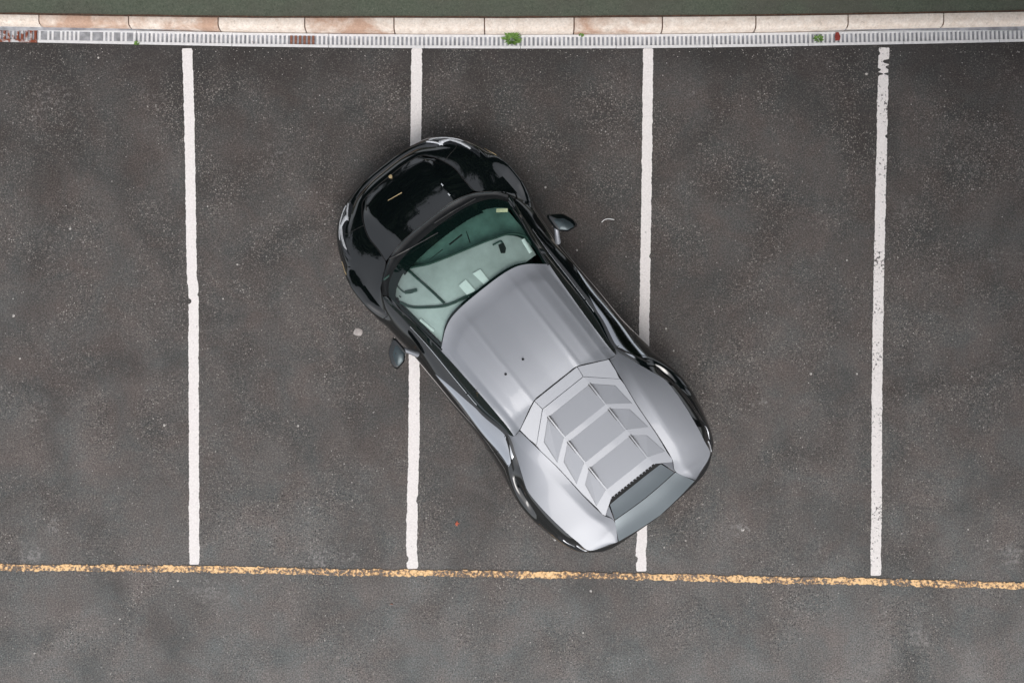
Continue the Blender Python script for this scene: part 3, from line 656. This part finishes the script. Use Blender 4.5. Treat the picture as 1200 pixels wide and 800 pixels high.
# wipers
for pts in ([(.86, -.52, .80), (.90, -.35, .815), (.965, .02, .852)], [(.86, .05, .80), (.885, .25, .82), (.93, .52, .825)]):
    w_ = MB(); w_.tube(arc(LL(pts), 12), [.009] * 6 + [.006] * 6, 6); wo = w_.make("wiper", M['plastic'], car, smooth=60)
v, f = ribbon(crv(LL([(.80, 0, .752), (.803, .2, .756), (.826, .38, .767), (.88, .54, .762), (.99, .70, .79)]), 30), .006, .004); weld_make("cowl_seal", [(v, f), mir(v, f)], M['mirror_grey'], car, 180)

# roof edge and pillars
RE = [(1.12, .79, .815), (1.30, .757, .90), (1.57, .705, .988), (1.80, .68, 1.037), (2.04, .657, 1.068), (2.24, .645, 1.082), (2.45, .634, 1.086), (2.68, .626, 1.078), (2.88, .623, 1.055), (2.99, .632, 1.025)]
re_pts = crv(LL(RE), 64)
glass_edge = [r[-1] for r in rows]     # screen side edge from base to header corner
ge = arc(glass_edge, 24); r0 = [p for p in re_pts if p.x + MID <= 1.92]; r0 = arc(r0, 24)
midp = [(a + b) / 2 + Vector((0, 0, .008)) for a, b in zip(ge, r0)]
part2("pillar", *grid(loft([ge, midp, r0], 5)), M['black'])
# side windows
sill = arc([CS[0][i] for i in range(int(9 * 12), int(14 * 12) + 1)], 64)
re_a = arc(re_pts, 64)
ml = [(a + b) / 2 + Vector((0, .010, .008)) for a, b in zip(re_a, sill)]
sw = part2("side_window", *grid(loft([re_a, ml, sill], 9)), M['dark_glass'])
for k, sgn in enumerate((1, -1)):
    q = [a.lerp(b, .93) for a, b in zip(re_a, sill)]; v, f = ribbon([p + Vector((0, 0, .003)) for p in q[14:50]], .008, .006)
    if sgn < 0: v, f = mir(v, f)
    weld_make("window_trim", [(v, f)], M['chrome'], sw[k], 180)
    a, b = re_a[44], sill[44]; v, f = ribbon([a.lerp(b, t) + Vector((0, 0, .012)) for t in (0, .33, .66, 1)], .012, .004)
    if sgn < 0: v, f = mir(v, f)
    weld_make("window_post", [(v, f)], M['plastic'], sw[k], 180)

# roof: header -> seam, profile with shallow centre channel
SEAM = [(2.825, 0), (2.826, .14), (2.832, .262), (2.90, .41), (2.962, .53), (2.99, .628)]
def zlin(tab, x):
    if x <= tab[0][0]: return tab[0][1]
    for (a, b), (c, d) in zip(tab, tab[1:]):
        if x <= c:
            t = (x - a) / (c - a); t = t * t * (3 - 2 * t) * .35 + t * .65; return b + (d - b) * t
    return tab[-1][1]
def zl0(tab, x):
    k = max(i for i in range(len(tab) - 1) if i == 0 or tab[i][0] <= x); return cr([Vector((a, b, 0)) for a, b in tab], k, max(0, min(1, (x - tab[k][0]) / (tab[k + 1][0] - tab[k][0])))).y
def zr(s): return zl0([(1.69, 1.112), (1.8, 1.129), (1.95, 1.147), (2.1, 1.160), (2.25, 1.168), (2.4, 1.170), (2.55, 1.165), (2.7, 1.152), (2.84, 1.132)], s)
PR = [(0, -.006), (.24, -.002), (.285, .001), (.315, -.004), (.42, -.012), (.54, -.036), (.60, -.062), (.632, -.086)]
nU, nS = 45, 40; rows_r = []
hd2 = crv([Vector((a, b, c)) for a, b, c in HD], nU); sm2 = crv([Vector((a, b, 0)) for a, b in SEAM], nU); 
re_f = lambda s: zlin([(a, b) for a, b, c in RE], s); re_z = lambda s: zlin([(a, c) for a, b, c in RE], s)
for j in range(nS):
    t = j / (nS - 1); row = []
    for i in range(nU):
        a, b = hd2[i], sm2[i]; s = a.x + (b.x - a.x) * t; edge_l = (hd2[-1].y + (sm2[-1].y - hd2[-1].y) * t)
        l = a.y + (b.y - a.y) * t
        sE = hd2[-1].x + (sm2[-1].x - hd2[-1].x) * t; eL = re_f(sE)
        l *= (1 + (eL / edge_l - 1) * (i / (nU - 1)))
        zc = zr(s) + zlin(PR, l)
        # blend to header at the front and to the roof edge at the side
        zh = a.z; wf = max(0, 1 - t / .16); zc = zc * (1 - wf) + (zh - .002 * 0) * wf if wf > 0 else zc
        we = max(0, (i / (nU - 1) - .82) / .18) ** 1.5; zc = zc * (1 - we) + re_z(sE) * we
        row.append(L3(s, l, zc))
    rows_r.append(row)
gr_ = grid(rows_r); roof = weld_make("roof", [gr_, mir(*gr_)], M['silver'], car, 50)
for s_, l_ in ((2.458, -.10), (2.467, -.318)):
    m = MB(); m.tube(LL([(s_, l_, zr(s_) + zlin(PR, abs(l_)) - .004), (s_, l_, zr(s_) + .012), (s_ + .006, l_, zr(s_) + .03)]), [.014, .010, .004], 10); m.make("antenna", M['plastic'], car, smooth=50)

# engine cover: frame, louvre panels and chevron bands over a dark well
def zE(s, l):
    z = 1.128 - .154 * (s - 2.80)
    return z - max(0, abs(l) - .25) * .03
def P2(s, l, dz=0): return L3(s, l, zE(s, l) + dz)
well = grid([[P2(s, l, -.052) for l in [-.52 + .104 * k for k in range(11)]] for s in [2.86 + .14 * k for k in range(9)]])
weld_make("cover_base", [well], M['silver'], car)
def plate(name, pts, mat, par, depth=.018, bev=.003, dzs=None):
    dzs = dzs or [0] * len(pts); m = MB(); m.prism([P2(a, b, d) for (a, b), d in zip(pts, dzs)], depth); return m.make(name, mat, par, bevel=bev)
def seam_l(s): return zlin([(2.975, .548), (3.22, .522), (3.53, .486), (3.86, .466), (4.16, .428), (4.25, .382)], s)
cover = empty("engine_cover"); cover.parent = car
def plate(name, pts, sg, depth=.03, bev=0.0):
    q = [P2(p[0], sg * p[1], p[2] if len(p) > 2 else 0) for p in pts]
    area = sum(a.x * b.y - b.x * a.y for a, b in zip(q, q[1:] + q[:1]))
    if area < 0: q = q[::-1]
    m = MB(); m.prism(q, depth); return m.make(name, M['silver'], cover, bevel=bev)
W_ = .245; W2 = .262
rowsL = [(3.046, 3.298), (3.357, 3.620), (3.690, 3.965)]; NX = [3.357, 3.690, 4.055]
SA = [(3.211, .440), (3.485, .410), (3.795, .386)]; SB = [(3.452, .462), (3.735, .446), (4.030, .428)]
plate("surround_panel", [(2.838, -.262), (2.948, -.249), (2.948, .249), (2.838, .262)], 1, .02, .002)
plate("rim_panel", [(2.953, -.250), (3.046, -W2), (3.046, W2), (2.953, .250)], 1, .02)
for sg in (1, -1):
    plate("surround_panel", [(2.839, .265), (2.949, .252), (3.187, .512), (3.10, .533), (2.974, .545)], sg, .02, .002)
    plate("rim_panel", [(2.954, .2502), (3.046, W2), SA[0], (3.261, seam_l(3.261) - .003), (3.193, .515)], sg, .02)
for r_, (a, b) in enumerate(rowsL):
    c = NX[r_]; (sa, oa), (sb, ob) = SA[r_], SB[r_]
    plate("louvre_panel", [(a + .004, -W_ + .001, -.036), (b, -W_ + .001, -.001), (b, W_ - .001, -.001), (a + .004, W_ - .001, -.036)], 1, .010)
    plate("chevron_band", [(b, -W2), (c, -W2), (c, W2), (b, W2)], 1)
    for sg in (1, -1):
        plate("louvre_spine", [(a, W_), (b, W_), (b, W2), (a, W2)], sg)
        plate("louvre_side_panel", [(a + .006, W2 + .002, -.036), (sa + .003, oa - .003, -.022), (sb, ob - .002, -.001), (b, W2 + .002, -.001)], sg, .010)
        plate("edge_rail", [(sa, oa), (sa + .05, seam_l(sa + .05) - .003), (sb + .03, seam_l(sb + .03) - .003), (sb, ob)], sg)
        if r_ < 2:
            na, no = SA[r_ + 1]
            plate("chevron_side_band", [(b, W2), (c, W2), (na, no), (na + .05, seam_l(na + .05) - .003), (sb + .03, seam_l(sb + .03) - .003), (sb, ob)], sg)
        else:
            plate("chevron_side_band", [(b, W2), (c, W2), (4.106, .336), (4.172, .434), (sb + .03, seam_l(sb + .03) - .003), (sb, ob)], sg)
        for dl in (-.004, .017):
            m = MB(); y = W_ + dl + .002; m.prism([P2(a - .004, sg * y - .0045, .008), P2(a + .135, sg * y - .002, .001), P2(a + .135, sg * y + .002, .001), P2(a - .004, sg * y + .0045, .008)], .03); m.make("fin", M['plastic'], cover)
# vent slot, comb and ducktail
m = MB(); m.add([P2(4.055, -.31, -.03), P2(4.055, .31, -.03), P2(4.12, .33, -.04), P2(4.12, -.33, -.04)], [(0, 1, 2, 3)]); m.make("vent_slot", M['rubber'], cover)
comb = MB()
for k in range(15):
    y = -.27 + .54 * k / 14; comb.prism([P2(4.050, y - .008, -.002), P2(4.072, y - .004, -.012), P2(4.072, y + .004, -.012), P2(4.050, y + .008, -.002)], .01)
comb.make("vent_comb", M['silver'], cover)
TZ = .900
def quadmesh(name, A, Bc, mat, par, nv=6, bulge=0.0, pair=False):
    a, b = crv(A, 21), crv(Bc, 21); c = [(x + y) / 2 + Vector((0, 0, bulge)) for x, y in zip(a, b)]
    return grid(loft([a, c, b], nv))
g = quadmesh("x", LL([(4.108, 0, .890), (4.108, .16, .890), (4.112, .32, .884)]), LL([(4.268, 0, .925), (4.262, .19, .923), (4.252, .372, .915)]), None, None, 5, -.004)
weld_make("rear_deck", [g, mir(*g)], M['slate'], car)
g = quadmesh("x", LL([(4.275, 0, .925), (4.269, .19, .923), (4.259, .380, .915)]), LL([(4.487, 0, .948), (4.466, .25, .946), (4.44, .475, .926)]), None, None, 6, -.006)
gb = grid([LL([(4.487, 0, .948), (4.466, .25, .946), (4.44, .475, .926)]), LL([(4.492, 0, .905), (4.470, .25, .90), (4.445, .48, .885)])])
weld_make("tail_spoiler", [g, mir(*g)], M['slate'], car)
weld_make("spoiler_edge", [gb, mir(*gb)], M['black'], car)
v, f = ribbon(crv(LL([(4.271, 0, .922), (4.265, .19, .920), (4.255, .376, .912)]), 20), .010, .002); weld_make("deck_seam", [(v, f), mir(v, f)], M['rubber'], car, 180)
for sg in (1, -1):
    q = LL([(4.111, sg * .334, .900), (4.173, sg * .434, .894), (4.254, sg * .380, .915)]); q = q if sg > 0 else q[::-1]
    m = MB(); m.prism(q[::-1], .02); m.make("deck_corner", M['silver'], car, bevel=.003)

# rear shoulders, sky reflection coloured in as grey
EI = [(2.985, .556, 1.055), (3.22, .527, 1.030), (3.53, .491, .990), (3.86, .471, .948), (4.13, .438, .918), (4.262, .388, .912), (4.44, .485, .915)]
inner = arc(LL(EI), 90); outer = arc([CS[0][i] for i in range(14 * 12, 23 * 12 + 7)], 90)
re_e = L3(2.99, .632, 1.025)
def mixc(t, dz): return [a.lerp(b, t) + Vector((0, 0, dz * min(1, i / 14, (89 - i) / 12))) for i, (a, b) in enumerate(zip(inner, outer))]
ridge_l = lambda s: zlin([(2.98, .615), (3.15, .645), (3.55, .607), (4.03, .545), (4.24, .480), (4.44, .50)], s)
ridge = []
for i, (a, b) in enumerate(zip(inner, outer)):
    s_ = a.x + MID; t = max(.08, min(.9, (ridge_l(s_) - a.y) / max(.02, b.y - a.y))); p = a.lerp(b, t); p.z += .014 * min(1, i / 14, (89 - i) / 10); ridge.append(p)
lin = lambda A, Bc, n, bl: [[a.lerp(b, j / (n - 1)) + Vector((0, 0, bl * 4 * (j / (n - 1)) * (1 - j / (n - 1)))) for a, b in zip(A, Bc)] for j in range(n)]
ra, rb = lin(inner, ridge, 5, 0), lin(ridge, outer, 12, .004)
sh = part2("rear_shoulder", *grid(ra + rb[1:]), M['silver'], 40)
g = grid([LL([(2.985, .562, 1.045), (2.99, .60, 1.035), (2.99, .632, 1.025)]), LL([(3.0, .575, 1.03), (3.0, .62, 1.01), (2.985, .668, .965)])])
part2("shoulder_corner", *g, M['silver'])
v, f = ribbon([p + Vector((0, -.002, -.004)) for p in inner[:-10]], .006, .003); part2("engine_seam", v, f, M['rubber'], 180)
v, f = ribbon(crv([L3(a, b, zr(a) + zlin(PR, b) + .0) if b < .5 else L3(a, b, 1.05) for a, b in [(2.830, 0), (2.832, .14), (2.838, .262), (2.905, .41), (2.965, .53)]], 24), .008, .002)
weld_make("roof_seam", [(v, f), mir(v, f)], M['rubber'], car, 180)

# wing mirrors
for sg in (1, -1):
    pts = [(1.505, .962), (1.515, .99), (1.575, 1.078), (1.60, 1.10), (1.70, 1.142), (1.755, 1.142), (1.776, 1.12), (1.762, 1.03), (1.75, 1.01), (1.69, .948), (1.665, .94), (1.53, .945)]
    q = [L3(a, sg * b, .97 - .03 * (b - .93) / .2) for a, b in pts]; q = q if sg < 0 else q[::-1]
    c = sum(q, Vector()) / len(q); n = len(q); m = MB()
    lay = [[c + (p - c) * k + Vector((0, 0, dz)) for p in q] for k, dz in ((.55, .018), (.86, .010), (1, -.02), (.97, -.07), (.8, -.11))]
    vv = [p for r in lay for p in r] + [c + Vector((0, 0, .022))]
    ff = [(r * n + i, (r + 1) * n + i, (r + 1) * n + (i + 1) % n, r * n + (i + 1) % n) for r in range(4) for i in range(n)] + [(i, (i + 1) % n, 5 * n) for i in range(n)] + [tuple(reversed(range(4 * n, 5 * n)))]
    mo = link("wing_mirror", vv, ff, M['black'], car, 35)
    q2 = [c + (p - c) * .70 + Vector((.020, sg * -.004, .011)) for p in q]; c2 = sum(q2, Vector()) / n
    mm_ = MB(); mm_.add([p - Vector((0, 0, .0)) for p in q2] + [c2 + (p - c2) * .8 + Vector((0, 0, .010)) for p in q2] + [c2 + Vector((0, 0, .012))], [(i, (i + 1) % n, n + (i + 1) % n, n + i) for i in range(n)] + [(n + i, n + (i + 1) % n, 2 * n) for i in range(n)])
    mm_.make("mirror_cap", M['mirror_grey'], mo, smooth=60)
    m = MB(); m.tube(arc(LL([(1.66, sg * .955, .93), (1.71, sg * .925, .905), (1.78, sg * .885, .84)]), 8), [.024, .024, .024, .025, .026, .028, .030, .030], 10); m.make("arm", M['silver'], mo, smooth=60)

# wheels
for sc in WHEELS:
    for sg in (1, -1):
        R0 = .335; yc = sg * (.835 if sc < 2 else .835); wdt = .25
        w = empty("wheel"); w.parent = car; w.location = L3(sc, yc, R0)
        prof = [(.23, -.5), (.31, -.5), (.33, -.42), (.335, -.2), (.335, .2), (.33, .42), (.31, .5), (.23, .5)]; n = 40; v = []; f = []
        for j, (r, t) in enumerate(prof):
            for i in range(n): a = 2 * math.pi * i / n; v.append(Vector((r * math.cos(a), t * wdt, r * math.sin(a))))
        k = len(prof); f = [(j * n + i, j * n + (i + 1) % n, ((j + 1) % k) * n + (i + 1) % n, ((j + 1) % k) * n + i) for j in range(k) for i in range(n)]
        link("tyre", v, f, M['rubber'], w, 40)
        m = MB(); 
        for j in range(2):
            pass
        rim = MB(); v = []; pr = [(.235, -.45), (.235, .45), (.215, .45), (.205, -.45)]
        for (r, t) in pr:
            for i in range(n): a = 2 * math.pi * i / n; v.append(Vector((r * math.cos(a), t * wdt, r * math.sin(a))))
        rim.add(v, [(j * n + i, j * n + (i + 1) % n, ((j + 1) % 4) * n + (i + 1) % n, ((j + 1) % 4) * n + i) for j in range(4) for i in range(n)])
        rim.make("rim", M['rim'], w, smooth=40)
        for s5 in range(10):
            a = 2 * math.pi * s5 / 10 + (.12 if s5 % 2 else -.12); sp = MB(); sp.tube([Vector((.04 * math.cos(a), sg * .10, .04 * math.sin(a))), Vector((.21 * math.cos(a), sg * .09, .21 * math.sin(a)))], [.016, .010], 6); sp.make("spoke", M['rim'], w)
        hb = MB(); hb.tube([Vector((0, sg * .06, 0)), Vector((0, sg * .112, 0))], .045, 16); hb.make("hub", M['rim'], w, smooth=40)

# cabin: tub, dashboard, pale sheet with dark lines for sky reflected in the screen
def zg(s):  # height of the glass on the centre line
    t = max(0, min(1, (s - .905) / .785)); return .79 + (1.125 - .79) * t + .028 * 4 * t * (1 - t)
tub = grid([LL([(.93, -.70, .70), (.93, .70, .70)]), LL([(1.5, -.74, .45), (1.5, .74, .45)]), LL([(2.5, -.70, .42), (2.5, .70, .42)]), LL([(2.75, -.6, .95), (2.75, .6, .95)])]); weld_make("cabin_tub", [tub], M['rubber'], car)

G0t = [(b, a, c) for a, b, c in G0]; HDt = [(b, a, c) for a, b, c in HD]
def zglass(s, l):
    l = min(abs(l), .63); s0 = zlin([(a, b) for a, b, c in G0t], l); z0 = zlin([(a, c) for a, b, c in G0t], l)
    s1 = zlin([(a, b) for a, b, c in HDt], l); z1 = zlin([(a, c) for a, b, c in HDt], l); t = max(0, min(1, (s - s0) / (s1 - s0)))
    return z0 + (z1 - z0) * t + .112 * t * (1 - t)
def under(s, l, d): return L3(s, l, zglass(s, l) - d - .05 * max(0, abs(l) - .5))
dash = weld_make("dashboard", [grid([[under(s_, l_, .05 + .05 * math.sin(min(1, (s_ - .95) / .3) * 1.57) + (.25 if s_ > 1.64 else 0)) for l_ in [-.70 + .05 * k for k in range(29)]] for s_ in (.95, 1.0, 1.06, 1.12, 1.2, 1.3, 1.4, 1.5, 1.6, 1.63, 1.65)])], M['dash'], car)
for a, b in (((1.107, -.213), (1.112, -.045)), ((1.121, .034), (1.12, .196))):
    m = MB(); q = [under(a[0] - .012, a[1], .088), under(b[0] - .012, b[1], .088), under(b[0] + .012, b[1], .088), under(a[0] + .012, a[1], .088)]; m.prism(q[::-1], .01); m.make("vent", M['dash_dark'], dash)
v, f = ribbon([under(1.03, .27, .09), under(1.12, .25, .093), under(1.245, .204, .093)], .008, .004); weld_make("stitch_seam", [(v, f)], M['dash_dark'], dash, 180)
# added pale sheet: sky reflected in the windscreen, put into its colour
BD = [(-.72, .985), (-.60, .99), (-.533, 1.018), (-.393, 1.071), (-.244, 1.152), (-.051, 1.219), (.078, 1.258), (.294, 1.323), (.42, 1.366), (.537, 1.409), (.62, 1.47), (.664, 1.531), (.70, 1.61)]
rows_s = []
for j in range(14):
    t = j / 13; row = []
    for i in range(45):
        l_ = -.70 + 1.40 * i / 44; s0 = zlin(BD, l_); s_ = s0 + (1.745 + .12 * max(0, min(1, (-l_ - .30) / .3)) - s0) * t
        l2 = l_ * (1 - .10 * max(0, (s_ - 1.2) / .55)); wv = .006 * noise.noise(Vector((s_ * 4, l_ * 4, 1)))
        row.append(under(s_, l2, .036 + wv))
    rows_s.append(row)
sky_sheet = weld_make("sun_shade", [grid(rows_s)], M['shade'], car, 60)
def on_sheet(pts, w, mat, name, lift=.010, n=16):
    c = crv([Vector((a, b, 0)) for a, b in pts], n); v, f = ribbon([under(p.x, p.y, .030) for p in c], w, lift); return weld_make(name, [(v, f)], M[mat], sky_sheet, 180)
on_sheet([(b, a) for a, b in BD], .022, 'shade_edge', "binding", n=40)  # dark line drawn along the edge of the reflected sky
on_sheet([(1.03, -.447), (1.207, -.416), (1.371, -.385), (1.564, -.357)], .026, 'shade_edge', "binding")
on_sheet([(1.27, -.70), (1.376, -.64), (1.48, -.52), (1.591, -.353), (1.65, -.145), (1.705, .088)], .028, 'shade_edge', "binding", n=30)
on_sheet([(1.08, -.57), (1.12, -.62), (1.22, -.606), (1.27, -.55), (1.285, -.49)], .014, 'shade_edge', "binding")
on_sheet([(1.225, -.60), (1.285, -.49)], .034, 'shade_edge', "binding")
on_sheet([(1.409, .36), (1.425, .44), (1.45, .45)], .016, 'shade_edge', "strap")
m = MB(); m.prism([under(a, b, .026) for a, b in ((1.442, .403), (1.453, .458), (1.515, .442), (1.549, .404), (1.523, .371))][::1], .012); m.make("buckle", M['dash_dark'], sky_sheet, bevel=.003)
on_sheet([(1.532, -.645), (1.709, -.605)], .030, 'card', "side_tape"); on_sheet([(1.545, .628), (1.70, .604)], .040, 'card', "side_tape")  # highlights at both sides of the screen, drawn as pale ribbons
for dy in (0, .028):
    m = MB(); m.prism([under(a, b + dy, .026) for a, b in ((1.215, -.70), (1.240, -.695), (1.238, -.685), (1.213, -.690))], .004); m.make("print_mark", M['dash_dark'], sky_sheet)
# seats behind the sheet
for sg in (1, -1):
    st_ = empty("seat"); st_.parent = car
    g = grid([[L3(s_, sg * l_, z_ - .04 * abs(l_ - .36) / .25) for l_ in (.12, .2, .3, .4, .5, .6)] for s_, z_ in ((1.76, .70), (1.80, .90), (1.87, .985), (1.98, 1.0), (2.06, .99))]); weld_make("backrest", [g], M['plastic'] if sg > 0 else M['mirror_grey'], st_, 60)  # left backrest greyer: sky reflected in the glass corner put into its colour
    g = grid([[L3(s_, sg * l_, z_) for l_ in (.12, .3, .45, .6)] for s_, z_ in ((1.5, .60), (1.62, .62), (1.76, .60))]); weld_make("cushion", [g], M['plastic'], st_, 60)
m = MB(); ring = [Vector((1.42 - MID + .16 * math.cos(a) * .3, -.36 + .17 * math.sin(a), .68 + .17 * math.cos(a))) for a in [k * math.pi / 12 for k in range(25)]]; m.tube(ring, .014, 8, False); m.make("steering_wheel", M['plastic'], car, smooth=60)
# sticker inside the top corner of the screen
q = [at(581.5, 244, .875), at(595, 244, .875), at(595, 248.6, .875), at(581.5, 248.6, .875)]
bpy.context.view_layer.update(); ci = car.matrix_world.inverted()
q = [ci @ p for p in q]; q = [L3(p.x + MID, p.y, zglass(p.x + MID, p.y) - .012) for p in q]; m = MB(); m.prism(q[::-1], .003); m.make("sticker", M['yellow'], ws)
# two white cards lying on the sheet: things of their own
cw = car.matrix_world
for pts, lab in ((((1.516, -.143), (1.512, -.054), (1.653, -.045), (1.672, -.137)), 'white card behind the windscreen, the one nearer the left wing mirror'),
                 (((1.508, .034), (1.522, .118), (1.672, .117), (1.668, .055)), 'white card behind the windscreen, the one nearer the right wing mirror')):
    ctr = cw @ under(sum(p[0] for p in pts) / 4, sum(p[1] for p in pts) / 4, .02); q = [cw @ under(a, b, .022) - ctr for a, b in pts]
    m = MB(); m.prism(q[::-1], .003); o = m.make("white_card", M['card'], None, label=lab, category='card', group='white cards behind the windscreen'); o.location = ctr
bpy.context.view_layer.update()
